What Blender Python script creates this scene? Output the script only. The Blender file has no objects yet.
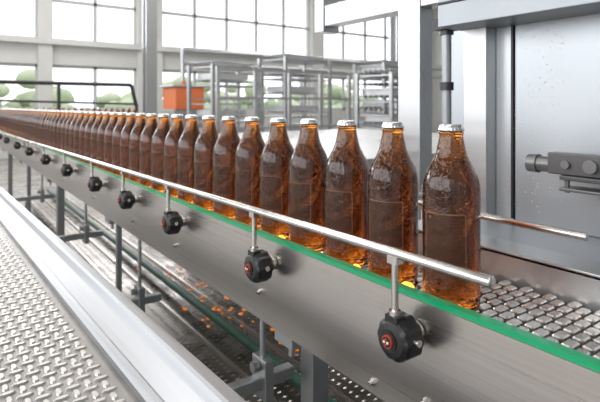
import bpy, math, random
from mathutils import Vector, Matrix
random.seed(7)
S=bpy.context.scene
S.view_settings.view_transform='Standard'

# ---------------------------------------------------------------- materials
def mat(name,col,metal=0,rough=.5,trans=0,ior=1.45,emit=None,estr=0,noise=None,bump=0,nscale=(8,8,8),coat=0,rvar=0):
    m=bpy.data.materials.new(name); m.use_nodes=True
    nt=m.node_tree; b=nt.nodes['Principled BSDF']
    b.inputs['Base Color'].default_value=(*col,1)
    b.inputs['Metallic'].default_value=metal
    b.inputs['Roughness'].default_value=rough
    b.inputs['Transmission Weight'].default_value=trans
    b.inputs['IOR'].default_value=ior
    b.inputs['Coat Weight'].default_value=coat
    if emit:
        b.inputs['Emission Color'].default_value=(*emit,1); b.inputs['Emission Strength'].default_value=estr
    if noise is not None or bump or rvar:
        tc=nt.nodes.new('ShaderNodeTexCoord'); mp=nt.nodes.new('ShaderNodeMapping')
        mp.inputs['Scale'].default_value=nscale
        nz=nt.nodes.new('ShaderNodeTexNoise'); nz.inputs['Scale'].default_value=1; nz.inputs['Detail'].default_value=5
        nt.links.new(tc.outputs['Object'],mp.inputs['Vector']); nt.links.new(mp.outputs['Vector'],nz.inputs['Vector'])
        if noise is not None:
            cr=nt.nodes.new('ShaderNodeValToRGB')
            cr.color_ramp.elements[0].position=.3; cr.color_ramp.elements[1].position=.7
            cr.color_ramp.elements[0].color=(*col,1); cr.color_ramp.elements[1].color=(*noise,1)
            nt.links.new(nz.outputs['Fac'],cr.inputs['Fac']); nt.links.new(cr.outputs['Color'],b.inputs['Base Color'])
        if rvar:
            mr=nt.nodes.new('ShaderNodeMapRange'); mr.inputs['From Min'].default_value=.3; mr.inputs['From Max'].default_value=.7
            mr.inputs['To Min'].default_value=max(.02,rough-rvar); mr.inputs['To Max'].default_value=rough+rvar
            nt.links.new(nz.outputs['Fac'],mr.inputs['Value']); nt.links.new(mr.outputs['Result'],b.inputs['Roughness'])
        if bump:
            bp=nt.nodes.new('ShaderNodeBump'); bp.inputs['Strength'].default_value=bump; bp.inputs['Distance'].default_value=.002
            nt.links.new(nz.outputs['Fac'],bp.inputs['Height']); nt.links.new(bp.outputs['Normal'],b.inputs['Normal'])
    return m

steel_panel=mat('brushed_steel_panel',(.48,.45,.42),.95,.30,noise=(.57,.535,.505),nscale=(6,1.5,420),bump=.02,rvar=.03)
steel=mat('stainless_steel',(.62,.6,.58),1,.22,nscale=(30,30,30),rvar=.06)
steel_sat=mat('satin_steel',(.44,.45,.46),.85,.36,noise=(.5,.51,.52),nscale=(40,2,40),rvar=.08)
steel_beam=mat('beam_steel',(.34,.35,.37),.9,.36,noise=(.42,.43,.45),nscale=(60,1.2,60),rvar=.05)
plate_mat=mat('tread_plate_steel',(.36,.345,.33),.8,.34,noise=(.47,.455,.44),nscale=(12,12,12),rvar=.08)
plate_base=mat('tread_plate_base',(.19,.18,.172),.8,.42,noise=(.29,.278,.265),nscale=(12,12,12),rvar=.08)
link_mat=mat('chain_link_steel',(.66,.625,.59),.9,.28,nscale=(50,50,50),rvar=.1)
dark=mat('dark_recess',(.03,.026,.022),.2,.5)
black=mat('black_plastic',(.012,.012,.013),0,.35,bump=.2,nscale=(300,300,300))
red=mat('red_plastic',(.42,.04,.015),0,.6)
white_mk=mat('pale_print',(.75,.75,.72),0,.5)
green=mat('green_wear_strip',(.0,.27,.11),0,.3,coat=.3)
green_lt=mat('pale_wear_edge',(.30,.55,.42),0,.35)
cap_m=mat('crown_cap_metal',(.62,.62,.62),1,.22)
wall_m=mat('wall_paint',(.54,.54,.525),0,.7,noise=(.6,.6,.585),nscale=(2,2,2))
frame_m=mat('window_frame_paint',(.46,.47,.475),0,.5)
ceil_m=mat('ceiling_paint',(.5,.5,.49),0,.8,noise=(.55,.55,.54),nscale=(1,1,1))
conc=mat('floor_concrete',(.16,.145,.13),.1,.28,noise=(.27,.25,.23),nscale=(3,3,3),rvar=.12)
grey_box=mat('machine_grey',(.36,.385,.41),.7,.4,noise=(.41,.435,.46),nscale=(8,8,2),rvar=.04)
header_m=mat('header_grey',(.26,.28,.30),.6,.42,noise=(.30,.32,.34),nscale=(8,8,2))
grey_drk=mat('machine_dark',(.05,.05,.055),.7,.4)
pale_table=mat('accumulation_table_steel',(.6,.61,.62),.5,.35,nscale=(3,3,3),rvar=.1)
orange=mat('orange_paint',(.58,.15,.05),0,.6)
tree_m=mat('tree_leaves',(.33,.40,.26),0,.8,noise=(.52,.57,.42),nscale=(2,2,2))
grass=mat('outside_ground',(.45,.48,.38),0,.9,noise=(.55,.58,.45),nscale=(1,1,1))
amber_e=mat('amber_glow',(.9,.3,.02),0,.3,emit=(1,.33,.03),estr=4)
floor_glint=mat('amber_spill',(.65,.18,.02),0,.15,emit=(1,.30,.03),estr=.5)  # mild emission paints orange reflected light
drop_m=mat('water_drop',(1,.72,.45),0,.03,trans=.9,ior=1.4)
deck_m=mat('deck_steel',(.16,.145,.13),.8,.3,noise=(.28,.255,.235),nscale=(8,8,8),rvar=.12)
def film(name,tint,fac,gl):
    m=bpy.data.materials.new(name); m.use_nodes=True; nt=m.node_tree; nt.nodes.clear()
    o=nt.nodes.new('ShaderNodeOutputMaterial'); t=nt.nodes.new('ShaderNodeBsdfTransparent'); t.inputs[0].default_value=(*tint,1)
    p=nt.nodes.new('ShaderNodeBsdfPrincipled'); p.inputs['Base Color'].default_value=(*gl,1); p.inputs['Roughness'].default_value=.35
    x=nt.nodes.new('ShaderNodeMixShader'); x.inputs[0].default_value=fac
    nt.links.new(t.outputs[0],x.inputs[1]); nt.links.new(p.outputs[0],x.inputs[2]); nt.links.new(x.outputs[0],o.inputs[0]); return m
label_m=film('label_film',(.86,.80,.76),.18,(.12,.075,.05))
label_b=film('label_border',(1,.9,.8),.42,(.45,.28,.16))

def glass_mat():
    m=bpy.data.materials.new('amber_glass'); m.use_nodes=True
    nt=m.node_tree; b=nt.nodes['Principled BSDF']
    b.inputs['Transmission Weight'].default_value=.96; b.inputs['Roughness'].default_value=.03; b.inputs['IOR'].default_value=1.5
    tc=nt.nodes.new('ShaderNodeTexCoord'); sx=nt.nodes.new('ShaderNodeSeparateXYZ')
    nt.links.new(tc.outputs['Object'],sx.inputs['Vector'])
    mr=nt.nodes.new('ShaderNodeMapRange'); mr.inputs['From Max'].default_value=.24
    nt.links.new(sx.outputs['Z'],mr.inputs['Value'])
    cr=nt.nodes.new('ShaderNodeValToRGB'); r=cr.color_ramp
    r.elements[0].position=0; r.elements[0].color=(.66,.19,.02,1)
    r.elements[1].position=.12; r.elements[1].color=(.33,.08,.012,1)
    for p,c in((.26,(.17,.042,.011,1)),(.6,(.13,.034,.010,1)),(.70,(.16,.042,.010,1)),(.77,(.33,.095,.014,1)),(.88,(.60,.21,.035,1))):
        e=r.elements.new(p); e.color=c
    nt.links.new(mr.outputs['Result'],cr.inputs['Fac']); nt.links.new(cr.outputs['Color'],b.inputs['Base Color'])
    v=nt.nodes.new('ShaderNodeTexVoronoi'); v.inputs['Scale'].default_value=260
    nt.links.new(tc.outputs['Object'],v.inputs['Vector'])
    m2=nt.nodes.new('ShaderNodeMapRange'); m2.inputs['From Min'].default_value=0; m2.inputs['From Max'].default_value=.42
    m2.inputs['To Min'].default_value=1; m2.inputs['To Max'].default_value=0
    nt.links.new(v.outputs['Distance'],m2.inputs['Value'])
    bp=nt.nodes.new('ShaderNodeBump'); bp.inputs['Strength'].default_value=.45; bp.inputs['Distance'].default_value=.0010
    nt.links.new(m2.outputs['Result'],bp.inputs['Height']); nt.links.new(bp.outputs['Normal'],b.inputs['Normal'])
    return m
glass=glass_mat()

# ---------------------------------------------------------------- mesh builder
class M:
    def __init__(s): s.v=[];s.f=[];s.m=[];s.s=[]
    def add(s,vs,fs,mi=0,sm=False):
        o=len(s.v); s.v+= [tuple(p) for p in vs]
        for f in fs: s.f.append(tuple(i+o for i in f)); s.m.append(mi); s.s.append(sm)
    def box(s,x0,x1,y0,y1,z0,z1,mi=0):
        vs=[(x,y,z) for z in(z0,z1) for y in(y0,y1) for x in(x0,x1)]
        s.add(vs,[(0,2,3,1),(4,5,7,6),(0,1,5,4),(2,6,7,3),(0,4,6,2),(1,3,7,5)],mi)
    def cyl(s,p0,p1,r,mi=0,seg=20,r2=None,cap=True):
        p0=Vector(p0);p1=Vector(p1);r2=r if r2 is None else r2
        d=(p1-p0).normalized(); a=d.orthogonal().normalized(); b=d.cross(a)
        vs=[];
        for p,rr in((p0,r),(p1,r2)):
            for i in range(seg):
                t=2*math.pi*i/seg; vs.append(p+a*math.cos(t)*rr+b*math.sin(t)*rr)
        s.add(vs,[(i,(i+1)%seg,seg+(i+1)%seg,seg+i) for i in range(seg)],mi,True)
        if cap:
            s.add(vs[:seg],[tuple(range(seg))[::-1]],mi); s.add(vs[seg:],[tuple(range(seg))],mi)
    def prism(s,prof,y0,y1,mi=0):
        n=len(prof); vs=[(x,y0,z) for x,z in prof]+[(x,y1,z) for x,z in prof]
        s.add(vs,[(i,(i+1)%n,n+(i+1)%n,n+i) for i in range(n)]+[tuple(range(n))[::-1],tuple(range(n,2*n))],mi)
    def lathe(s,prof,mi=0,seg=40,c=(0,0,0),mod=None,capb=True,capt=True):
        vs=[]
        for r,z in prof:
            for i in range(seg):
                t=2*math.pi*i/seg; rr=r*(mod(t,z) if mod else 1)
                vs.append((c[0]+rr*math.cos(t),c[1]+rr*math.sin(t),c[2]+z))
        fs=[(j*seg+i,j*seg+(i+1)%seg,(j+1)*seg+(i+1)%seg,(j+1)*seg+i) for j in range(len(prof)-1) for i in range(seg)]
        if capb: fs.append(tuple(range(seg))[::-1])
        if capt: fs.append(tuple(range((len(prof)-1)*seg,len(prof)*seg)))
        s.add(vs,fs,mi,True)
    def sphere(s,c,r,mi=0,sc=(1,1,1),seg=8,rings=5):
        prof=[(r*math.sin(math.pi*(j+.02)/(rings+.04)),-r*math.cos(math.pi*(j+.02)/(rings+.04))) for j in range(rings+1)]
        o=len(s.v); s.lathe(prof,mi,seg)
        for i in range(o,len(s.v)):
            p=s.v[i]; s.v[i]=(c[0]+p[0]*sc[0],c[1]+p[1]*sc[1],c[2]+p[2]*sc[2])
    def mesh(s,name,mats):
        me=bpy.data.meshes.new(name); me.from_pydata(s.v,[],s.f)
        for m in mats: me.materials.append(m)
        me.polygons.foreach_set('material_index',s.m); me.polygons.foreach_set('use_smooth',s.s)
        import bmesh
        bm=bmesh.new(); bm.from_mesh(me); bmesh.ops.recalc_face_normals(bm,faces=bm.faces); bm.to_mesh(me); bm.free()
        me.update(); return me
    def obj(s,name,mats,bevel=0,loc=(0,0,0),rot=(0,0,0),parent=None):
        ob=bpy.data.objects.new(name,s.mesh(name,mats)); S.collection.objects.link(ob)
        ob.location=loc; ob.rotation_euler=rot
        if bevel:
            b=ob.modifiers.new('bevel','BEVEL'); b.width=bevel; b.segments=2; b.limit_method='ANGLE'; b.angle_limit=math.radians(50)
        if parent: ob.parent=parent
        return ob
def empty(name,loc=(0,0,0)):
    e=bpy.data.objects.new(name,None); S.collection.objects.link(e); e.location=loc; e.empty_display_size=.1; return e

# ---------------------------------------------------------------- room
X0,X1,Y0,Y1,ZC=-5,17,-4,14,6
m=M(); m.box(X0-.3,X1+.3,Y0-.3,Y1+.3,-.1,0); m.obj('floor',[conc])
m=M(); m.box(X0-.3,X1+.3,Y0-.3,Y1+.3,ZC,ZC+.1)
for k in range(6): m.box(X0,X1,Y0+1+3*k,Y0+1.25+3*k,ZC-.35,ZC)
m.obj('ceiling',[ceil_m])
piers=[(-5.3,-4.6),(-1.5,-.95),(2.02,2.34),(4.5,5.2),(10.6,11.1),(16.6,17.3)]
m=M(); m.box(X0-.3,X1+.3,Y1,Y1+.3,0,1.12); m.box(X0-.3,X1+.3,Y1,Y1+.3,2.32,2.93); m.box(X0-.3,X1+.3,Y1,Y1+.3,5.2,ZC)
for a,b in piers:
    m.box(a,b,Y1-.12,Y1+.3,0,ZC)
m.box(X0,X1,Y1-.2,Y1,2.82,2.97)
m.obj('wall_back',[wall_m])
k=1
for i in range(len(piers)-1):
    a=piers[i][1]; b=piers[i+1][0]
    n=max(2,round((b-a)/1.15)); m=M()
    for z0,z1 in((1.12,2.32),(2.93,5.2)):
        for j in range(n+1):
            x=a+(b-a)*j/n; m.box(x-.04,x+.04,Y1+.08,Y1+.16,z0,z1)
        for z in((z0+.03,z1-.03) if z1<3 else (z0+.03,3.98,z1-.03)): m.box(a,b,Y1+.08,Y1+.16,z-.04,z+.04)
    m.obj('window_%d'%k,[frame_m]); k+=1
m=M(); m.box(X0-.3,X0,Y0,Y1,0,1.1); m.box(X0-.3,X0,Y0,Y1,4.6,ZC)
yy=[Y0+j*3.6 for j in range(6)]
for y in yy: m.box(X0-.3,X0,y-.25,min(y+.25,Y1),1.1,4.6)
m.obj('wall_left',[wall_m])
for j in range(5):
    m=M(); a=yy[j]+.25; b=yy[j+1]-.25
    for q in range(4):
        y=a+(b-a)*q/3; m.box(X0-.2,X0-.12,y-.035,y+.035,1.1,4.6)
    for z in(1.14,2.8,4.56): m.box(X0-.2,X0-.12,a,b,z-.035,z+.035)
    m.obj('window_%d'%k,[frame_m]); k+=1
m=M(); m.box(X1,X1+.3,Y0,Y1,0,ZC); m.obj('wall_right',[wall_m])
m=M(); m.box(X0-.3,X1+.3,Y0-.3,Y0,0,ZC); m.obj('wall_front',[wall_m])
m=M(); m.box(-40,60,Y1+.3,60,-.2,-.1); m.obj('outside_ground',[grass])
m=M()
for i in range(700):
    x=random.uniform(-8,40); h=1.9+.5*math.sin(x*.7)+.3*math.sin(x*1.9+1)
    m.sphere((x,24+random.uniform(-2,2),random.uniform(0,h)),random.uniform(.2,.5),0,(1.3,1,.9),9,6)
m.obj('tree_hedge',[tree_m])
m=M()
for x,y in((4.0,11.5),(9.6,9.0),(12.5,11.5)):
    m.box(x-.13,x+.13,y-.13,y-.10,0,ZC-.35); m.box(x-.13,x+.13,y+.10,y+.13,0,ZC-.35); m.box(x-.015,x+.015,y-.10,y+.10,0,ZC-.35); m.box(x-.2,x+.2,y-.2,y+.2,0,.03)
m.obj('steel_columns',[steel_sat])
m=M()
m.cyl((4.6,11.0,2.55),(16.8,11.0,2.55),.09,0,14); m.cyl((4.6,11.0,2.25),(16.8,11.0,2.25),.05,0,12)
for x in(4.6,8,11.5,15): m.cyl((x,11,0),(x,11,2.6),.05,0,12)
m.cyl((10.2,8.5,0),(10.2,8.5,ZC-.35),.10,0,14)
m.obj('overhead_pipes',[steel_sat])
# guard fence beyond the table
m=M()
for x in(2.6,3.1,3.6,4.1,4.6): m.box(x-.02,x+.02,5.18,5.22,0,1.72)
for z in(.3,1.0,1.36,1.70): m.box(2.6,4.6,5.185,5.215,z-.015,z+.015)
for q in range(25): m.cyl((2.64+.08*q,5.2,.3),(2.64+.08*q,5.2,1.36),.003,0,6)
m.obj('guard_fence',[steel_sat])

# ---------------------------------------------------------------- bottles
def bottle_mesh():
    m=M()
    prof=[(.030,.0005),(.0345,.0005),(.0372,.003),(.038,.008),(.038,.148),(.0376,.156),(.0362,.164),(.0335,.172),(.0295,.180),(.0252,.188),(.0218,.196),(.0192,.205),(.0173,.215),(.0160,.2225),(.0155,.2255),(.0167,.2265),(.0168,.2285),(.0160,.2300),(.0145,.2305)]
    m.lathe(prof,0,44)
    def mod(t,z): return 1+ (.045*math.cos(21*t) if z<.2345 else 0)
    m.lathe([(.0150,.2306),(.0168,.2308),(.0166,.2325),(.0157,.2355),(.0147,.2385),(.0125,.2398),(.006,.2402)],1,84,mod=mod)
    def patch(r,a0,a1,z0,z1,mi,rc=0):
        n=16; vs=[]
        for j in range(2):
            for i in range(n+1):
                t=a0+(a1-a0)*i/n; vs.append((r*math.cos(t),r*math.sin(t),z1 if j else z0))
        m.add(vs,[(i,i+1,n+2+i,n+1+i) for i in range(n)],mi,True)
    A=math.radians(43)
    patch(.0384,-A,A,.056,.124,2)
    w=.0010; r=.03855; wa=w/.038
    patch(r,-A,A,.056,.056+w,3); patch(r,-A,A,.124-w,.124,3); patch(r,-A,-A+wa,.056,.124,3); patch(r,A-wa,A,.056,.124,3)
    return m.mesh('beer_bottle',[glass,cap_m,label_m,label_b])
bm_=bottle_mesh()
BX=.567; Z=1.0
NB=60
for n in range(NB):
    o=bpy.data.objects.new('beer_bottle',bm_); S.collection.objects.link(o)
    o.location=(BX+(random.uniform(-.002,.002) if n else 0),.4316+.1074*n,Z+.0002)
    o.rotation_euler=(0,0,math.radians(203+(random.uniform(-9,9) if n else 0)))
allb=[o for o in S.objects if o.name.startswith('beer_bottle')]
for bi,o in enumerate(sorted(allb,key=lambda q:q.location.y)[:8]):
    m=M()
    for i in range(620):
        t=random.uniform(0,2*math.pi); z=random.choice((random.uniform(.01,.05),random.uniform(.128,.2),random.uniform(.128,.2),random.uniform(.01,.215)))
        if z<.148: r=.038
        elif z<.172: r=.038-((z-.148)/.024)**2*.0045
        elif z<.196: r=.0335-(z-.172)/.024*.0117
        else: r=.0218-(z-.196)/.019*.0045
        s=random.uniform(.0004,.0009)*(1.5 if random.random()<.12 else 1)
        m.sphere((r*math.cos(t),r*math.sin(t),z),s,0,(1,1,1.25),7,4)
    m.obj('droplets',[drop_m],parent=o)

# ---------------------------------------------------------------- main conveyor
root=empty('bottle_conveyor')
YA,YB=-.9,7.2
m=M()
m.prism([(.505,1.012),(.505,.852),(.52,.845),(.545,.845),(.545,.851),(.524,.851),(.5085,.857),(.5085,1.006),(.535,1.006),(.535,1.012)],YA,YB,0)
m.prism([(.525,.86),(.535,.86),(.535,.99),(.525,.99)],YA,YB,0)
m.obj('side_panel_near',[steel_panel],parent=root)
m=M()
m.box(.704,.712,YA,YB,.852,1.04); m.box(.704,.765,YA,YB,1.034,1.042); m.box(.757,.765,YA,YB,.96,1.034)
m.obj('side_panel_far',[steel_sat],.0015,parent=root)
m=M(); m.box(.507,.5195,YA,YB,1.0122,1.019,0); m.box(.5195,.523,YA,YB,1.0122,1.0165,1)
m.obj('wear_strip',[green,green_lt],parent=root)
m=M(); m.box(.5355,.7035,YA,YB,.985,.9925,0)
py=.0170; px=.026
ny=int((6.8-YA)/py)
for j in range(ny):
    y=YA+.02+py*j; off=(j%2)*px/2
    x=.5375+off
    while x+px*.5<.703:
        hx=px*.40; hy=py*.39; xc=x+hx
        c=.0025
        pts=[(-hx+c,-hy),(hx-c,-hy),(hx,-hy+c),(hx,hy-c),(hx-c,hy),(-hx+c,hy),(-hx,hy-c),(-hx,-hy+c)]
        if xc+hx>.7035: break
        vs=[(xc+a,y+b,.9925) for a,b in pts]+[(xc+a,y+b,.998) for a,b in pts]+[(xc+a*.88,y+b*.75,.9997) for a,b in pts]
        m.add(vs,[(k*8+i,k*8+(i+1)%8,k*8+8+(i+1)%8,k*8+8+i) for i in range(8) for k in(0,1)]+[tuple(range(16,24))],1)
        x+=px
m.obj('chain_belt',[dark,link_mat],parent=root)
m=M()
def bolt(y,z,r=.0065):
    m.cyl((.5049,y,z),(.5015,y,z),r*1.5,0,16); m.cyl((.5015,y,z),(.497,y,z),r,0,6)
for y,z in ((.52,.868),(.424,.885),(.83,.905),(1.25,.9),(1.6,.9),(2.1,.9),(2.7,.9),(.1,.9)): bolt(y,z,.0036)
m.obj('bolts',[steel],parent=root)
def railz(y): return 1.083-(y-.30)*.0126
m=M()
m.cyl((.462,.302,railz(.302)),(.462,6.6,railz(6.6)),.0064,0,20)
m.sphere((.462,.302,railz(.302)),.0064,0,(1,.35,1),16,8)
m.obj('guide_rail_near',[steel],parent=root)
ys=[.436,.779,1.195,1.567,1.95,2.45,3.0,3.6,4.2,4.9,5.5]
for y in ys:
    m=M(); zk=.974
    m.cyl((.462,y,zk+.012),(.462,y,railz(y)-.003),.0046,0,14)
    m.box(.456,.468,y-.008,y+.008,railz(y)-.013,railz(y)-.004,0)
    m.cyl((.5049,y,zk),(.448,y,zk),.008,0,16)
    m.cyl((.485,y,zk),(.503,y,zk),.012,0,20)
    m.box(.4545,.4695,y-.010,y+.010,zk+.010,zk+.030,1)
    m.cyl((.462,y,zk+.028),(.462,y,zk+.036),.0075,0,16)
    seg=60; prof=[(.494,.015),(.488,.0215),(.484,.0272),(.463,.0272),(.457,.0252),(.453,.0205),(.4515,.014)]
    vs=[]
    for x,r in prof:
        for i in range(seg):
            t=2*math.pi*i/seg; rr=r*(1+(.03*math.cos(10*t) if r>.022 else 0)); vs.append((x,y+rr*math.cos(t),zk+rr*math.sin(t)))
    fs=[(j*seg+i,j*seg+(i+1)%seg,(j+1)*seg+(i+1)%seg,(j+1)*seg+i) for j in range(len(prof)-1) for i in range(seg)]
    fs+= [tuple(range(seg)),tuple(range(6*seg,7*seg))]
    m.add(vs,fs,1,False)
    m.cyl((.4516,y,zk),(.4498,y,zk),.0125,1,24)
    m.cyl((.4498,y,zk),(.4470,y,zk),.0080,2,24)
    m.cyl((.4470,y,zk),(.4462,y,zk),.0066,1,24)
    m.box(.4450,.4463,y-.0040,y+.0040,zk-.0012,zk+.0012,3); m.box(.4450,.4463,y-.0014,y+.0014,zk-.004,zk+.004,2)
    m.cyl((.470,y,zk),(.470,y-.033,zk+.004),.0045,0,10)
    m.obj('clamp_knob',[steel,black,red,white_mk],0,parent=root)
m=M(); m.cyl((.66,.297,1.100),(.66,6.6,1.10),.0052,0,18)
for y in(.62,1.5,2.4,3.3,4.2,5.1,6.0):
    m.cyl((.66,y,1.10),(.735,y,1.10),.005,0,12); m.cyl((.735,y,1.042),(.735,y,1.115),.006,0,12)
m.obj('guide_rail_far',[steel],parent=root)
m=M()
for y,w,x in((-.55,.02,.60),(.78,.02,.60),(1.99,.010,.57),(3.3,.02,.60),(4.6,.014,.60),(5.9,.02,.60)):
    m.box(x-w,x+w,y-w,y+w,.02,.851)
    m.cyl((x,y,0),(x,y,.02),.04,0,16)
    m.box(.525,.715,y-.03,y+.03,.815,.8509)
    m.cyl((.545,y,.79),(.545,y,.85),.006,0,10)
m.box(.59,.61,-.6,5.9,.20,.24)
m.obj('support_legs',[steel_sat],.002,parent=root)
m=M()
for y,z in((.86,.70),(1.62,.62),(2.35,.68),(3.5,.68)):
    m.box(.345,.60,y-.012,y+.012,z,z+.024); m.box(.52,.54,y-.026,y+.026,z-.02,z+.06)
    m.cyl((.518,y,z+.045),(.505,y,z+.045),.011,0,6); m.cyl((.53,y,z+.06),(.53,y,.846),.006,0,10)
m.obj('cross_struts',[steel_sat],.002,parent=root)
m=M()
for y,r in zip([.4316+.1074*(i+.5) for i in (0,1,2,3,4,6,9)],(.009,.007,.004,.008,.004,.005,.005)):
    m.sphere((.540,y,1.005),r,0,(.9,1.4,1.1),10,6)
m.obj('amber_marker_lamps',[amber_e],parent=root)  # glowing blobs stand in for amber caustics at the bottle bases
m=M(); zd=.15
m.box(.85,1.80,1.25,7.0,zd-.03,zd,0)
for x in(.87,1.02,1.25,1.52,1.78): m.box(x-.006,x+.006,1.25,7.0,zd,zd+.014,1)
for j in range(150):
    for q in range(19):
        x=.90+.045*q; y=1.3+.036*j+(q%2)*.018
        vs=[(x-.014,y,zd),(x,y-.005,zd),(x+.014,y,zd),(x,y+.005,zd),(x,y,zd+.003)]
        m.add(vs,[(0,1,4),(1,2,4),(2,3,4),(3,0,4)],1)
for y in(1.3,3,5,6.9):
    for x in(.88,1.77): m.box(x-.02,x+.02,y-.02,y+.02,0,zd-.03,1)
m.cyl((1.13,1.25,.2),(1.13,7,.2),.022,2,12)
m.obj('drip_deck',[deck_m,steel_panel,mat('green_hose',(.02,.09,.06),0,.4)],parent=root)
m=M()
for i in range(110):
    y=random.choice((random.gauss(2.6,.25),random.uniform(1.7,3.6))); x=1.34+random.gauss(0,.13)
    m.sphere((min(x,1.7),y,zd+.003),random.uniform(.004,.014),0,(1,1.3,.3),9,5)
m.obj('amber_spill_drops',[floor_glint],parent=root)  # orange reflections on the deck, modelled as flat glowing blobs

# ---------------------------------------------------------------- walkway on the left
ORG=(.355,.63,.845); RZ=(0,0,math.radians(2.15))
wk=empty('walkway',ORG); wk.rotation_euler=RZ
m=M()
m.prism([(0,0),(0,-.075),(-.095,-.075),(-.095,-.028),(-.088,-.022),(-.078,-.022),(-.07,-.034),(-.034,-.018),(-.026,-.002),(-.020,0)],-1.6,6.6)
m.obj('edge_beam',[steel_beam],.0015,parent=wk)
m=M(); zt=-.040
m.box(-1.7,-.0952,-1.6,6.6,zt-.02,zt,0)
bands=[(-.40,-.112),(-.745,-.425),(-1.09,-.77),(-1.60,-1.115)]
p=.022
for a,b in bands:
    nx=int((b-a)/p)
    for i in range(nx):
        for j in range(int(6.4/p)):
            x=a+p*(i+.5)+.002; y=-1.0+p*j
            if y>5.3: break
            if (i+j)%2: hx,hy=.0125,.0052
            else: hx,hy=.0052,.0125
            vs=[(x-hx,y-hy*.5,zt),(x-hx*.5,y-hy,zt),(x+hx*.5,y-hy,zt),(x+hx,y-hy*.5,zt),(x+hx,y+hy*.5,zt),(x+hx*.5,y+hy,zt),(x-hx*.5,y+hy,zt),(x-hx,y+hy*.5,zt)]
            vs+=[(x+(q[0]-x)*.72,y+(q[1]-y)*.72,zt+.0028) for q in vs]
            m.add(vs,[(k,(k+1)%8,8+(k+1)%8,8+k) for k in range(8)]+[tuple(range(8,16))],1)
for a,b in zip(bands[:-1],bands[1:]):
    s=(a[0]+b[1])/2; m.box(s-.002,s+.002,-1.6,6.6,zt,zt+.0015,2)
    for y in [ -.9+.55*q for q in range(13)]:
        m.cyl((s,y,zt),(s,y,zt+.005),.008,2,12)
m.obj('tread_plate',[plate_base,plate_mat,dark],parent=wk)
m=M()
for y in(-1.4,.2,1.8,3.4,5.0,6.4):
    for x in(-.05,-1.6): m.box(x-.025,x+.025,y-.025,y+.025,-.845,-.0755)
m.obj('walkway_posts',[steel_sat],parent=wk)

# ---------------------------------------------------------------- machine cabinet on the right
cab=empty('filling_machine_cabinet')
m=M()
m.box(.775,1.9,-1.4,.66,.0,1.035,0)
m.box(.93,1.9,-1.4,.556,1.035,1.95,0)
m.box(.905,.93,-1.4,.30,1.06,1.40,0)
m.box(.90,.945,.60,.655,1.035,1.95,1)
m.box(.925,.945,.557,.562,1.035,1.95,2)
m.box(.934,.945,.562,.60,1.035,1.95,3)
m.box(.83,1.9,-1.4,.665,1.425,1.50,4)
m.box(.86,1.9,-1.4,.665,1.50,1.98,4)
m.box(.828,.832,-1.4,.665,1.47,1.476,2)
m.obj('cabinet_body',[grey_box,steel_sat,grey_drk,mat('guard_panel',(.46,.48,.50),.5,.3),header_m],.002,parent=cab)
m=M()
for i in range(200):
    y=random.uniform(.46,.597); z=random.uniform(1.06,1.42); xx=.9335 if y>.562 else .9295
    m.sphere((xx,y,z),random.uniform(.0004,.0012),0,(.5,1,1),6,4)
m.obj('splash_drops',[white_mk],parent=cab)
m=M()
m.cyl((.93,.72,.0),(.93,.72,1.95),.0105,0,20)
for z in(1.425,1.30): m.cyl((.93,.72,z),(.93,.72,z+.018),.0155,1,20)
m.box(.905,.955,.70,.74,1.435,1.46,1)
m.obj('round_post',[header_m,grey_drk],parent=cab)
m=M()
m.box(1.2,1.26,1.03,1.12,0,2.1,0); m.box(1.202,1.26,.70,1.029,1.57,1.65,0); m.box(1.202,1.26,1.121,1.50,1.57,1.65,0)
m.box(1.24,1.27,.66,.96,0,1.56,1)
m.box(1.2,1.28,1.505,1.56,1.55,2.1,0)
m.obj('machine_frame',[steel_sat,grey_box,grey_drk],.003,parent=cab)
m=M(); hy=.475; hz=1.163; hx=.862
m.cyl((hx,hy+.012,hz),(hx,hy-.006,hz),.0155,0,24,r2=.0165); m.cyl((hx,hy-.006,hz),(hx,hy-.03,hz),.0135,0,24)
m.box(hx-.014,hx+.014,hy-.16,hy-.028,hz-.014,hz+.022,1)
m.box(hx-.018,hx+.045,hy-.20,hy-.05,hz-.0225,hz-.0145,1)
m.cyl((hx-.02,hy-.06,hz+.004),(hx+.04,hy-.06,hz+.004),.007,0,14)
m.cyl((hx-.022,hy-.10,hz+.004),(hx+.04,hy-.10,hz+.004),.011,0,14)
m.box(hx-.006,.931,hy-.175,hy-.15,hz-.03,hz+.03,1)
m.box(hx-.01,hx+.03,hy-.16,hy-.045,hz-.042,hz-.036,0)
m.cyl((hx,hy-.055,hz-.045),(hx,hy-.055,hz-.015),.004,0,10)
m.obj('clamp_handle',[mat('knurled_grey',(.2,.2,.2),.8,.4),mat('cast_grey',(.12,.12,.125),.7,.4)],.002,parent=cab)

# ---------------------------------------------------------------- accumulation table beyond
m=M()
m.box(.95,4.2,1.7,4.6,.955,.985,0); m.box(.94,4.21,1.69,1.705,.93,1.02,1); m.box(.94,.955,1.69,4.61,.93,1.02,1)
for x in(1.95,2.9,4.1):
    for y in(1.8,4.5): m.box(x-.03,x+.03,y-.03,y+.03,0,.955,1)
m.obj('accumulation_table',[pale_table,steel_sat],.003)

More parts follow.
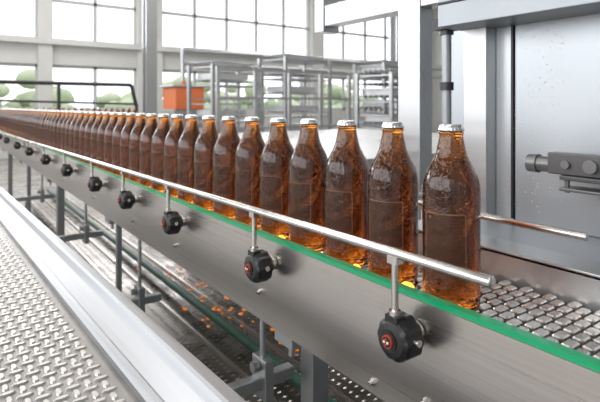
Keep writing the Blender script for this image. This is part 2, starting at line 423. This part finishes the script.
def rack(loc,rz,w=1.1,d=.6,h=2.0,n=7):
    m=M()
    for x in(-w/2,w/2):
        for y in(-d/2,d/2): m.box(x-.025,x+.025,y-.025,y+.025,0,h)
    for i in range(n):
        z=.15+(h-.2)*i/(n-1); m.box(-w/2+.02,w/2-.02,-d/2+.02,d/2-.02,z,z+.02)
        for q in range(6): m.cyl((-w/2+.03,-d/2+.05+q*d/6.5,z+.09),(w/2-.03,-d/2+.05+q*d/6.5,z+.09),.012,0,6)
        if i<n-1 and random.random()<.8: m.box(-w/2+.08,w/2-.1-random.random()*.3,-d/2+.05,d/2-.1,z+.11,z+.2,1)
    m.obj('metal_shelving_rack',[steel_sat,pale_table],0,loc,(0,0,rz))
rack((3.75,7.2,0),.2,1.0,h=1.9); rack((4.9,6.9,0),.2,1.1,h=2.05); rack((5.7,5.4,0),.2,1.1,h=1.75,n=9); rack((6.6,6.4,0),.2,1.2,h=2.0,n=10); rack((7.8,5.2,0),.2,1.3,h=2.0,n=10)
m=M(); m.box(-.3,.3,-.3,.3,0,1.2,1); m.box(-.27,.27,-.31,.3,1.2,1.60,0); m.box(-.32,.32,-.33,.33,1.60,1.64,1); m.cyl((0,0,1.64),(0,0,1.72),.04,0,12)
m.obj('orange_control_cabinet',[orange,grey_box],.01,(3.65,8.7,0))
m=M()
m.cyl((-1,9.5,1.66),(2.95,9.5,1.66),.035,0,12); m.cyl((2.95,9.5,1.66),(3.05,9.5,1.25),.035,0,12)
for x in(-.9,.4,1.7,3.05): m.cyl((x,9.5,0),(x,9.5,1.66 if x<3 else 1.25),.03,0,10)
m.cyl((-1,9.5,1.4),(3.05,9.5,1.3),.02,0,10)
m.obj('pipe_railing',[grey_drk])
m=M(); m.box(-2,2.6,7.6,7.9,.92,1.0,0); m.box(-2,2.6,7.58,7.6,.9,1.05,0)
for x in(-1.8,.3,2.4): m.box(x-.03,x+.03,7.7,7.8,0,.92,0)
cc=m.obj('cross_conveyor',[steel_sat],.003)
m=M()
x=-1.9
while x<2.5:
    for y in(7.68,7.8):
        m.lathe([(.035,0),(.038,.005),(.038,.15),(.03,.178),(.018,.205),(.0155,.23)],0,12,(x+(y>7.7)*.04,y,1.001)); m.cyl((x+(y>7.7)*.04,y,1.231),(x+(y>7.7)*.04,y,1.241),.016,1,10)
    x+=.085
m.obj('beer_bottle_queue',[glass,cap_m],parent=cc)

# ---------------------------------------------------------------- lights
def area(name,loc,rot,sx,sy,e,col=(1,1,1)):
    l=bpy.data.lights.new(name,'AREA'); l.shape='RECTANGLE'; l.size=sx; l.size_y=sy; l.energy=e; l.color=col
    o=bpy.data.objects.new(name,l); S.collection.objects.link(o); o.location=loc; o.rotation_euler=rot
for i,(x,y) in enumerate(((-1.5,1),(-1.5,6),(3.5,1.5),(3.5,6.5),(9,4),(9,10),(2,11),(14,8))):
    area('ceiling_light_panel',(x,y,5.6),(0,0,0),3,2.2,120,(1,.985,.96))  # unseen area lights added overhead to brighten the room
area('window_daylight_left',(X0+.1,3.5,2.9),(0,math.radians(-90),0),3.3,13,410,(.98,.985,1))  # out-of-view fill light added for strong light from the left
area('window_daylight_back',(4,Y1-.3,3.9),(math.radians(-90),0,0),16,2.0,580,(.99,.99,1))
w=bpy.data.worlds.new('sky'); S.world=w; w.use_nodes=True
bg=w.node_tree.nodes['Background']; bg.inputs['Color'].default_value=(.97,.985,1,1); bg.inputs['Strength'].default_value=1.9

# ---------------------------------------------------------------- camera
c=bpy.data.cameras.new('camera'); co=bpy.data.objects.new('camera',c); S.collection.objects.link(co)
co.location=(0,0,1.2646); co.rotation_euler=(math.radians(90),0,-math.radians(35.9))
c.lens=30; c.sensor_width=36; c.shift_y=-95/600; c.clip_start=.02; c.clip_end=200
c.dof.use_dof=True; c.dof.focus_distance=.85; c.dof.aperture_fstop=7.0
S.camera=co
